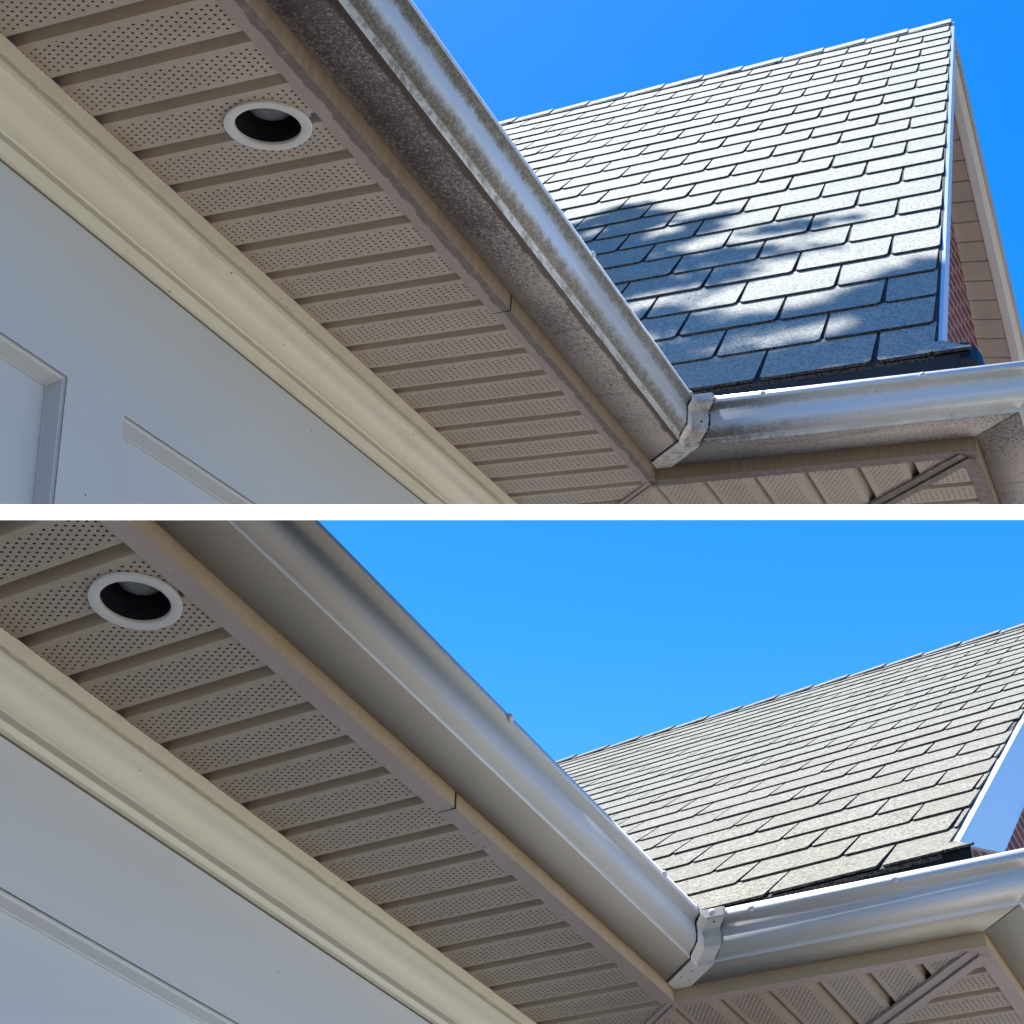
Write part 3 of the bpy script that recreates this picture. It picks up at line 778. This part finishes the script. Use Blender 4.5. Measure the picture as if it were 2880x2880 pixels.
# ------------------------------------------------------------------ ground
m = Mat('bare_soil', rough=.95, spec=.1)
m.color(m.mix(m.noise(3, 6), (0.045, .036, .026), (0.075, .062, .045)))
bm = bmesh.new(); quad(bm, [Vector((-400, -400, 0)), Vector((400, -400, 0)), Vector((400, 400, 0)), Vector((-400, 400, 0))])
g = obj('ground', bm, m); g['kind'] = 'structure'
m = Mat('bounce_concrete', rough=.9, spec=.2)
gc = m.mix(m.ramp(m.noise(.6, 6), .3, .7), (0.60, .53, .435), (0.54, .48, .39))
m.color(m.mix(m.mul(m.noise(25, 4), .3), gc, (.25, .22, .18)))
bm = bmesh.new(); hexa(bm, [Vector((x, y, z)) for z in (-.1, .02) for x, y in ((-.4, .6), (9, .6), (9, 16), (-.4, 16))])  # unseen slab, added and toned to bounce warm light onto the eaves
g = obj('bounce_driveway', bm, m); g['kind'] = 'structure'

_mm = make_mats
def make_mats(w):
    M = _mm(w)
    c = Mat('aged_caulk', rough=.8); M['caulk'] = c.color((.16, .14, .11))
    return M

rt = house('T', 'house', 'upper house corner before washing: grimy gutter, brick gable and shingle roof dappled with shade')
lamp('T', *rt, 'recessed lamp in the dusty perforated soffit of the upper, unwashed eave')
rb = house('B', 'house', 'lower house corner after washing: clean gutter below an evenly sunlit shingle roof')
lamp('B', *rb, 'recessed lamp in the clean perforated soffit of the lower, washed eave')

# ------------------------------------------------------------------ white divider bar added between the two house corners
m = Mat('white_divider_paint', rough=.5, spec=.3); m.color(m.mix(m.ramp(m.noise(5), .3, .7), (.86, .86, .86), (.88, .88, .88)))
bm = bmesh.new()
d = .94; hh = 22 / 4300 * d
c = CAM + FWD * d
up = -DOWN
sec = [c - up * hh, c + up * (hh * 1.0) + FWD * .05, c - up * hh + FWD * .05]
prism(bm, [q + RIGHT * -.5 for q in sec], RIGHT * 1.0)
r = obj('white_divider', bm, m); r['label'] = 'long white divider bar added level between the upper and lower house corners'; r['category'] = 'divider'

# ------------------------------------------------------------------ tree that shades the foot of the upper roof
def tree():
    t = thing('tree', 'leafy tree beyond the upper roof whose branch dapples the shingles with shade', 'tree')
    h = HP['T']; W = rt[1]
    P, A, Bv = (v3(*h[k]) for k in ('P', 'A', 'B'))
    mb = Mat('bark', rough=.9); mb.color(mb.mix(mb.noise(8, 5), (.10, .075, .055), (.17, .14, .11)))
    ml = Mat('leaves', rough=.6); ml.color(ml.mix(ml.noise(4, 2), (.05, .10, .025), (.08, .14, .04)))
    dist = 2.3
    blobs = TREE_BLOBS
    bm = bmesh.new(); rr = random.Random(3)
    tips = []
    for (u, v, su, sv, n) in blobs:
        c = W @ (P + A * u + Bv * v)
        ex = (W.to_3x3() @ A); ey = (W.to_3x3() @ Bv)
        dd = dist + rr.uniform(-.25, .25)
        tips.append(c + SUN * dd)
        for i in range(int(n * 1.7)):
            a, b = rr.gauss(0, 1), rr.gauss(0, 1)
            if a * a + b * b > 5: continue
            q = c + ex * (a * su) + ey * (b * sv) + SUN * (dd + rr.uniform(-.18, .18))
            L = rr.uniform(.016, .036); wd = L * .5
            nrm = (SUN + Vector((rr.uniform(-.7, .7), rr.uniform(-.7, .7), rr.uniform(-.7, .7)))).normalized()
            x = nrm.orthogonal().normalized(); ang = rr.uniform(0, 6.28); x = Matrix.Rotation(ang, 3, nrm) @ x; y = nrm.cross(x)
            quad(bm, [q - x * L, q - y * wd, q + x * L, q + y * wd])
    cr = obj('crown', bm, ml, t)
    # limbs and trunk, well to the left of the view
    bm = bmesh.new()
    def limb(pts, r0, r1):
        n = len(pts); rings = []
        for i, p_ in enumerate(pts):
            dirv = (pts[min(i + 1, n - 1)] - pts[max(i - 1, 0)]).normalized(); x = dirv.orthogonal().normalized(); y = dirv.cross(x)
            r_ = r0 + (r1 - r0) * i / (n - 1)
            rings.append([p_ + (x * math.cos(k * .785) + y * math.sin(k * .785)) * r_ for k in range(8)])
        loft(bm, rings, True)
    foot = Vector((-4.6, 5.2, 0)); fork = Vector((-4.2, 5.0, 4.4))
    limb([foot, foot.lerp(fork, .5) + Vector((.1, 0, 0)), fork, fork + Vector((.7, -.1, 1.6))], .22, .09)
    hub = sum(tips, Vector()) / len(tips) + SUN * .25 + Vector((-.6, 0, .1))
    limb([fork, fork.lerp(hub, .5) + Vector((0, 0, .5)), hub], .08, .02)
    for tp in tips[::2]: limb([hub, hub.lerp(tp, .6) + Vector((0, 0, .05)), tp], .012, .004)
    obj('trunk', bm, mb, t, 60)
TREE_BLOBS = [(-4.3, 9.2, .22, .3, 50), (-3.9, 9.5, .22, .35, 80), (-3.45, 8.6, .25, .35, 80), (-3.8, 7.5, .3, .5, 130), (-3.2, 6.8, .3, .35, 120), (-2.6, 7.2, .22, .25, 50), (-2.45, 8.0, .2, .15, 25), (-1.35, 6.5, .3, .16, 34), (-.8, 6.3, .22, .12, 18),
              (-2.35, 5.5, .35, .25, 80), (-1.75, 5.4, .25, .2, 45), (-3.0, 5.6, .3, .4, 120), (-2.8, 4.7, .3, .3, 90), (-2.2, 4.5, .3, .18, 55), (-1.75, 4.3, .2, .14, 26), (-1.2, 4.9, .3, .12, 18),
              (-2.5, 3.0, .18, .2, 40), (-2.1, 2.6, .25, .2, 60), (-1.5, 2.05, .3, .18, 70), (-.95, 1.95, .25, .16, 55), (-.5, 2.1, .2, .16, 45), (-.12, 2.5, .2, .16, 50), (.2, 2.9, .2, .18, 60), (.42, 2.7, .15, .4, 80), (.3, 2.0, .2, .35, 90), (.1, 1.6, .2, .25, 60),
              (-1.6, .85, .3, .16, 50), (-1.1, .45, .35, .18, 80), (-.75, .6, .25, .2, 60), (-.4, .75, .25, .18, 60), (-.05, .75, .2, .25, 60), (.35, .7, .22, .35, 110), (-1.7, .1, .4, .18, 70), (-.9, -.1, .4, .12, 50), (.1, .1, .4, .12, 40), (.5, 1.4, .12, .35, 50), (.62, .45, .15, .3, 70), (-2.2, 1.4, .3, .3, 60), (-.6, .15, .5, .14, 70), (-1.5, .3, .4, .14, 60)]
tree()
